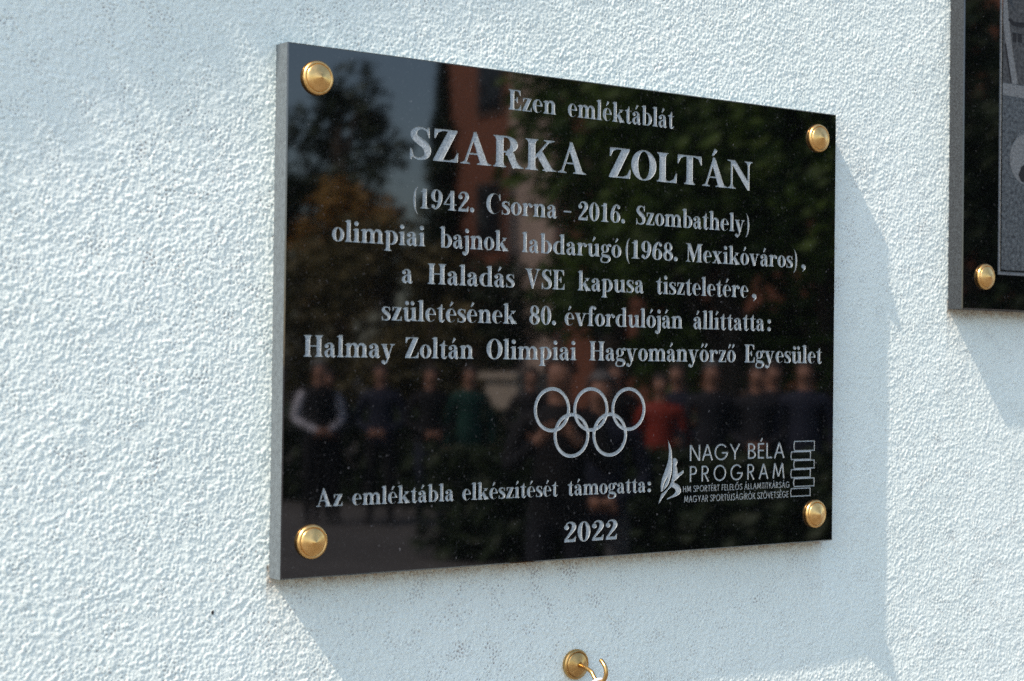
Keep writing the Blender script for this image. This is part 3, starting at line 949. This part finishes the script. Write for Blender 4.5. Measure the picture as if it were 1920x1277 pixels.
TG = "broad trees across the square"
tree("broadleaf_tree", 16.8, -20.6, 7.6, 2.4, 0.8, "broad green tree reflected right of the pale pillar in the stone", M_LEAF, 1, 6500, group=TG)
tree("broadleaf_tree", 17.7, -18.9, 8.4, 2.3, 0.9, "tallest of the green trees reflected in the plaque's right half", M_LEAF, 2, 6500, group=TG)
tree("broadleaf_tree", 19.2, -18.2, 7.8, 2.5, 0.8, "green tree reflected behind the books emblem side of the plaque", M_LEAF, 3, 6500, group=TG)
tree("broadleaf_tree", 19.9, -15.6, 7.4, 2.3, 0.8, "green tree reflected in the farthest right strip of the stone", M_LEAFD, 4, 6500, group=TG)
tree("dark_tree", 20.6, -36.2, 9.2, 1.9, 2.2, "dark airy tree reflected just right of the upper left brass cap", M_LEAFD, 5, 2300, 0.3)
tree("dark_tree", 18.2, -36.2, 7.4, 1.8, 1.2, "dark loose tree reflected near the plaque's left edge", M_LEAFD, 6, 2000, 0.3)
tree("conifer_tree", 20.9, -32.0, 8.8, 1.3, 1.2, "narrow dark conifer reflected left of the brick facade", M_LEAFD, 9, 2600, 0.28, True)
tree("autumn_tree", 18.8, -32.6, 6.0, 1.4, 2.6, "amber leaved tree reflected left of the big name's first letter", M_LEAFO, 7, 1500, 0.3)
BG = "bushes across the square"
for k, (x, y, h, w) in enumerate(((14.0, -26.0, 3.9, 1.7), (16.2, -26.6, 4.4, 1.7), (17.4, -25.2, 3.6, 1.5), (15.2, -23.6, 3.0, 1.3))):
    tree("bush", x, y, h, w, 0.3, ("olive bush reflected at the plaque's left edge", "tallest olive bush reflected under the orange tree", "olive bush reflected below the brick facade", "low olive bush reflected behind the waiting people")[k],
         M_LEAFB if k != 2 else M_LEAFD, 20 + k, 2200, 0.2, group=BG)

# brick building
def mat_brick():
    t = NT("brick")
    co = t.coords()
    sp = t.n.new("ShaderNodeSeparateXYZ")
    cb = t.n.new("ShaderNodeCombineXYZ")
    t.link(co, sp.inputs[0])
    t.link(t.math('ADD', sp.outputs[0], sp.outputs[1]), cb.inputs[0])
    t.link(sp.outputs[2], cb.inputs[1])
    br = t.node("ShaderNodeTexBrick", Scale=1.0, **{'Mortar Size': 0.012, 'Brick Width': 0.25, 'Row Height': 0.075})
    br.inputs['Color1'].default_value = (0.36, 0.125, 0.062, 1)
    br.inputs['Color2'].default_value = (0.29, 0.10, 0.05, 1)
    br.inputs['Mortar'].default_value = (0.20, 0.11, 0.08, 1)
    t.link(cb.outputs[0], br.inputs['Vector'])
    t.link(br.outputs['Color'], t.b.inputs['Base Color'])
    t.b.inputs['Roughness'].default_value = 0.9
    return t.m
M_BRICK = mat_brick()
M_RENDER = simple("pale_render", (0.66, 0.52, 0.43), 0.85, var=0.08, scale=2)
M_FRAME = simple("window_frame_paint", (0.16, 0.10, 0.07), 0.6, var=0.1)
M_BEIGE = simple("beige_render", (0.55, 0.47, 0.37), 0.85, var=0.08, scale=2)
M_GLASS = simple("window_glass", (0.02, 0.025, 0.03), 0.08, var=0.1)
M_ROOF = simple("roof_tile", (0.22, 0.09, 0.06), 0.8, scale=6)
def box(x0, y0, z0, x1, y1, z1):
    V = [(x0, y0, z0), (x1, y0, z0), (x1, y1, z0), (x0, y1, z0), (x0, y0, z1), (x1, y0, z1), (x1, y1, z1), (x0, y1, z1)]
    return V, [(0, 3, 2, 1), (4, 5, 6, 7), (0, 1, 5, 4), (1, 2, 6, 5), (2, 3, 7, 6), (3, 0, 4, 7)]
bld = thing("brick_building", "red brick building with one pale pillar, reflected in the middle of the stone", "building", (23, -27, GROUND))
def part(name, b, m, par=None):
    V, F = box(*b)
    return mesh_obj(name, V, F, m, par or bld)
part("wall", (0, -8.4, 0, 9, 11, 10.6), M_BRICK)
part("pillar", (-0.35, -4.8, 0, -0.003, -3.0, 10.4), M_RENDER)
part("cornice", (-0.45, -8.6, 10.603, 9.2, 11.2, 11.0), M_RENDER)
for fl in range(3):
    for wy in (-6.6, -1.9, 0.4, 2.7, 5.0, 7.3):
        zz = 1.1 + fl * 3.3
        wf = part("window", (-0.06, wy, zz, -0.002, wy + 1.15, zz + 1.7), M_FRAME)
        part("pane", (-0.075, wy + .1, zz + .1, -0.062, wy + 1.05, zz + 1.6), M_GLASS, wf)
low = thing("garden_wall", "low beige rendered wall reflected left of the rings", "wall", (12.2, -16.8, GROUND))
V, F = box(-0.35, -0.35, 0, 0.3, 0.35, 1.5)
mesh_obj("pillar", V, F, M_BEIGE, low)
V, F = box(-0.42, -0.42, 1.502, 0.37, 0.42, 1.58)
mesh_obj("coping", V, F, M_BEIGE, low)

# people: one continuous body each, grown from a skeleton
M_SKIN = simple("skin", (0.52, 0.27, 0.18), 0.5, var=0.06)
M_HAIR = simple("hair", (0.06, 0.045, 0.035), 0.6, var=0.3, scale=40)
M_GREYH = simple("grey_hair", (0.17, 0.165, 0.16), 0.6, var=0.2, scale=40)
M_SHOE = simple("shoe", (0.015, 0.014, 0.013), 0.4)
M_DARK = simple("dark_cloth", (0.016, 0.018, 0.026), 0.8)
M_BLACK = simple("black_cloth", (0.010, 0.010, 0.012), 0.8)
M_NAVY = simple("navy_cloth", (0.018, 0.024, 0.05), 0.8)
M_GREENC = simple("green_cloth", (0.008, 0.075, 0.055), 0.8)
M_WHITEC = simple("white_cloth", (0.80, 0.79, 0.86), 0.8, var=0.06)
M_RED = simple("red_cloth", (0.36, 0.035, 0.015), 0.7)
M_JEANS = simple("denim", (0.05, 0.06, 0.09), 0.85)
M_GREYC = simple("grey_cloth", (0.16, 0.16, 0.17), 0.85)

def person(x, y, h, label, top, legs, hands='down', hair=None, sleeve=None, seed=0):
    r = random.Random(seed)
    k = h / 1.75
    face = Vector((x, y)) - Vector((0.3, 0.0))
    ang = math.atan2(-(face.x), face.y)          # turned towards the wall
    root = thing("person", label, "person", (x, y, GROUND), "people gathered opposite the wall")
    root.rotation_euler = (0, 0, ang + r.uniform(-.25, .25))
    V = []; E = []; R = []
    def v(p, rr, par=None):
        V.append(Vector(p) * k); R.append(rr * k if isinstance(rr, float) else (rr[0] * k, rr[1] * k))
        if par is not None:
            E.append((par, len(V) - 1))
        return len(V) - 1
    # local: facing -y
    pel = v((0, 0, .95), (.165, .115)); wst = v((0, 0, 1.12), (.145, .10), pel); ch = v((0, .01, 1.32), (.165, .115), wst)
    nb = v((0, .015, 1.46), (.075, .07), ch); nk = v((0, .01, 1.53), (.055, .055), nb); hd = v((0, -.01, 1.60), (.078, .088), nk); hd2 = v((0, -.01, 1.68), (.076, .092), hd); v((0, 0, 1.735), (.05, .06), hd2)
    nose = v((0, -.10, 1.625), .016, hd)
    hand_pts = []
    for s in (-1, 1):
        sh = v((s * .185, .01, 1.42), (.068, .066), ch)
        if hands == 'down':
            el = v((s * .245, .03, 1.13), .046, sh); wr = v((s * .25, -.03, .89), .033, el); pm = v((s * .25, -.045, .82), (.036, .022), wr); d = Vector((0, -.12, -1))
        elif hands == 'clasp':
            el = v((s * .27, .02, 1.13), .046, sh); wr = v((s * .08, -.20, 1.02), .034, el); pm = v((s * .02, -.225, 1.0), (.036, .024), wr); d = Vector((-s * .9, -.1, -.3))
        else:
            el = v((s * .27, -.04, 1.15), .046, sh); wr = v((s * .12, -.27, 1.29), .034, el); pm = v((s * .07, -.30, 1.34), (.036, .024), wr); d = Vector((-s * .7, -.1, .6))
        d.normalize()
        hand_pts.append((V[pm] / k, V[wr] / k))
        side = d.cross(Vector((0, 0.6, .8))).normalized()
        for fi in range(4):
            o = side * (fi - 1.5) * .018
            ln = (.065, .078, .082, .07)[fi]
            f1 = v(V[pm] / k + o + d * .045, .0095, pm)
            f2 = v(V[pm] / k + o + d * (.045 + ln * .55), .0085, f1)
            v(V[pm] / k + o * 1.05 + d * (.045 + ln * .9) + Vector((0, -.012, 0)), .0075, f2)
        t1 = v(V[pm] / k - side * .04 * s + d * .02, .011, pm)
        v(V[pm] / k - side * .055 * s + d * .055, .009, t1)
        hp = v((s * .09, .01, .90), (.095, .10), pel); kn = v((s * .105, -.01, .50), .062, hp); an = v((s * .115, .02, .09), .042, kn); v((s * .13, -.13, .035), (.042, .03), an)
    me = bpy.data.meshes.new("skeleton")
    me.from_pydata([tuple(q) for q in V], E, [])
    ob = bpy.data.objects.new("skeleton", me)
    COL.objects.link(ob)
    sk = ob.modifiers.new("skin", 'SKIN')
    sk.use_smooth_shade = True
    for i, rr in enumerate(R):
        me.skin_vertices[0].data[i].radius = rr if isinstance(rr, tuple) else (rr, rr)
        me.skin_vertices[0].data[i].use_root = (i == 0)
    sd = ob.modifiers.new("sub", 'SUBSURF')
    sd.levels = 1; sd.render_levels = 1
    dg = bpy.context.evaluated_depsgraph_get()
    bm_ = bpy.data.meshes.new_from_object(ob.evaluated_get(dg))
    bpy.data.objects.remove(ob)
    bm_.materials.clear()
    for m in (top, legs, M_SKIN, M_SHOE, sleeve or top):
        bm_.materials.append(m)
    for p_ in bm_.polygons:
        c = p_.center / k
        mi = 0
        if c.z > 1.50:
            mi = 2
        elif any((c - a).length < .10 and (c - a).length < (c - b).length + .03 for a, b in hand_pts):
            mi = 2
        elif c.z < .07:
            mi = 3
        elif c.z < .93 and abs(c.x) < .215:
            mi = 1
        elif abs(c.x) > .175 or c.y < -.15:
            mi = 4
        p_.material_index = mi
        p_.use_smooth = True
    body = bpy.data.objects.new("body", bm_)
    link(body, root)
    # hair: a cap over the back and top of the head
    HV, HF = [], []
    nu, nv = 14, 8
    for j in range(nv):
        th = math.radians(4 + 92 * j / (nv - 1))
        for i in range(nu):
            ph = 2 * math.pi * i / nu
            back = math.sin(ph)
            t2 = th * (1 if back > -.2 else .62)
            HV.append(Vector((.092 * math.sin(t2) * math.cos(ph), .106 * math.sin(t2) * math.sin(ph) - .004, 1.655 + .112 * math.cos(t2) + r.uniform(-.003, .003))) * k)
    for j in range(nv - 1):
        for i in range(nu):
            a = (i + 1) % nu
            HF.append((j * nu + i, (j + 1) * nu + i, (j + 1) * nu + a, j * nu + a))
    HF.append(tuple(range(nu)))
    mesh_obj("hair", HV, HF, hair or M_HAIR, root, smooth=True)
    return root

person(7.93, -14.55, 1.70, "person in dark vest with white sleeves, hands clasped, reflected at far left", M_BLACK, M_BLACK, 'clasp', M_GREYH, M_WHITEC, 1)
person(8.50, -14.25, 1.68, "person in a navy jacket reflected right of the white sleeved one", M_NAVY, M_BLACK, 'clasp', M_HAIR, None, 2)
person(8.92, -13.95, 1.66, "person in black coat reflected left of the green top", M_BLACK, M_JEANS, 'clasp', M_HAIR, None, 3)
person(9.28, -13.75, 1.67, "person in a dark green top reflected left of the rings", M_GREENC, M_BLACK, 'down', M_HAIR, None, 4)
person(4.55, -6.00, 1.76, "dark suited person holding both hands at chest height, reflected behind the rings", M_BLACK, M_DARK, 'up', M_HAIR, None, 5)
person(5.05, -6.28, 1.66, "person in grey and navy reflected right behind the rings", M_NAVY, M_GREYC, 'clasp', M_GREYH, None, 12)
person(9.2, -10.6, 1.62, "person in a bright red jacket reflected right of the rings", M_RED, M_BLACK, 'down', M_HAIR, None, 6)
person(9.0, -11.0, 1.72, "person in black clothes reflected left of the red jacket", M_BLACK, M_BLACK, 'clasp', M_HAIR, None, 7)
person(9.54, -10.3, 1.74, "grey haired person in a dark jacket reflected just right of the red jacket", M_DARK, M_BLACK, 'down', M_GREYH, None, 8)
person(9.86, -10.05, 1.72, "person in dark jacket with clasped hands reflected above the lettered emblem", M_DARK, M_BLACK, 'clasp', M_HAIR, None, 9)
person(10.15, -9.75, 1.76, "person in navy coat reflected second from the plaque's right edge", M_NAVY, M_BLACK, 'down', M_HAIR, None, 10)
person(10.5, -9.55, 1.70, "person in black jacket reflected nearest the plaque's right edge", M_BLACK, M_JEANS, 'clasp', M_GREYH, None, 11)

person(10.3, -10.3, 1.74, "person in dark coat reflected in the back row behind the navy coat", M_DARK, M_BLACK, 'down', M_HAIR, None, 13)
person(10.4, -10.5, 1.68, "person in black coat reflected in the back row above the lettered emblem", M_BLACK, M_BLACK, 'clasp', M_GREYH, None, 14)
person(9.75, -11.0, 1.72, "person in navy jacket reflected in the back row beside the red jacket", M_NAVY, M_BLACK, 'clasp', M_HAIR, None, 15)
person(8.15, -14.75, 1.60, "person in dark coat reflected between the white sleeved and the navy one", M_DARK, M_BLACK, 'clasp', M_HAIR, None, 16)
person(9.75, -13.3, 1.66, "person in black reflected just right of the green top", M_BLACK, M_BLACK, 'clasp', M_HAIR, None, 17)
front = thing("filler_hedge", "low added foliage row that darkens the reflection along the plaque's lower right", "filler_hedge", (9.0, -9.3, GROUND))  # made-up foliage, put in to darken the reflected ground
rf_ = random.Random(8)
fp = []
for _ in range(7500):
    a_ = rf_.uniform(-2.6, 2.6)
    fp.append(Vector((a_ * .60 + rf_.uniform(-.3, .3), a_ * .80 + rf_.uniform(-.3, .3), rf_.uniform(0.02, 0.98))))
leaves_mesh("foliage", fp, 0.16, M_LEAFD, front, rf_)
filler_hedge = thing("filler_hedge", "long added foliage row that darkens the reflection behind the crowd's legs", "filler_hedge", (11.5, -14.0, GROUND))  # invented dark backdrop hiding the lit paving behind the legs
rh = random.Random(3)
hp = []
for _ in range(9000):
    a_ = rh.uniform(-7.5, 7.5)
    hp.append(Vector((a_ * .55 + rh.uniform(-.35, .35), a_ * .83 + rh.uniform(-.35, .35), rh.uniform(0.02, 1.15))))
leaves_mesh("foliage", hp, 0.2, M_LEAFD, filler_hedge, rh)

# ------------------------------------------------------------------ added leaf screen, unseen above the frame: it throws the soft shade in the upper left
r_ = random.Random(5)
leaf_screen = thing("shade_screen", "unseen leaf screen added to shade the wall, high above the plaque's left side, outside the photo", "leaf_screen", (-0.9, T, 0.9))
pts = []
while len(pts) < 11000:
    yy = T - r_.uniform(0.09, 0.16)
    px, pz = r_.uniform(-2.2, 0.1), r_.uniform(0.6, 2.0)
    dy = T - yy
    sx, sz = px + 5.284 * dy, pz - 6.741 * dy
    line = 0.125 + 0.40 * (sx + 0.5) + r_.uniform(-.015, .035)
    if sz > line and sx > -1.3 and sz < 0.75:
        pts.append(Vector((px + 0.9, yy - T, pz - 0.9)))
leaves_mesh("foliage", pts, 0.045, M_LEAFD, leaf_screen, r_, (0, -1, 0))
segs = []
for k in range(9):
    x0 = -1.1 + k * .2
    P = [Vector((x0 + .1 * math.sin(k + j), -0.03 - .004 * j, -.05 + j * .24 + .02 * k)) for j in range(5)]
    segs.append((P, [.006, .006, .005, .005, .004]))
limb_mesh("stem", segs, M_BARK, leaf_screen)
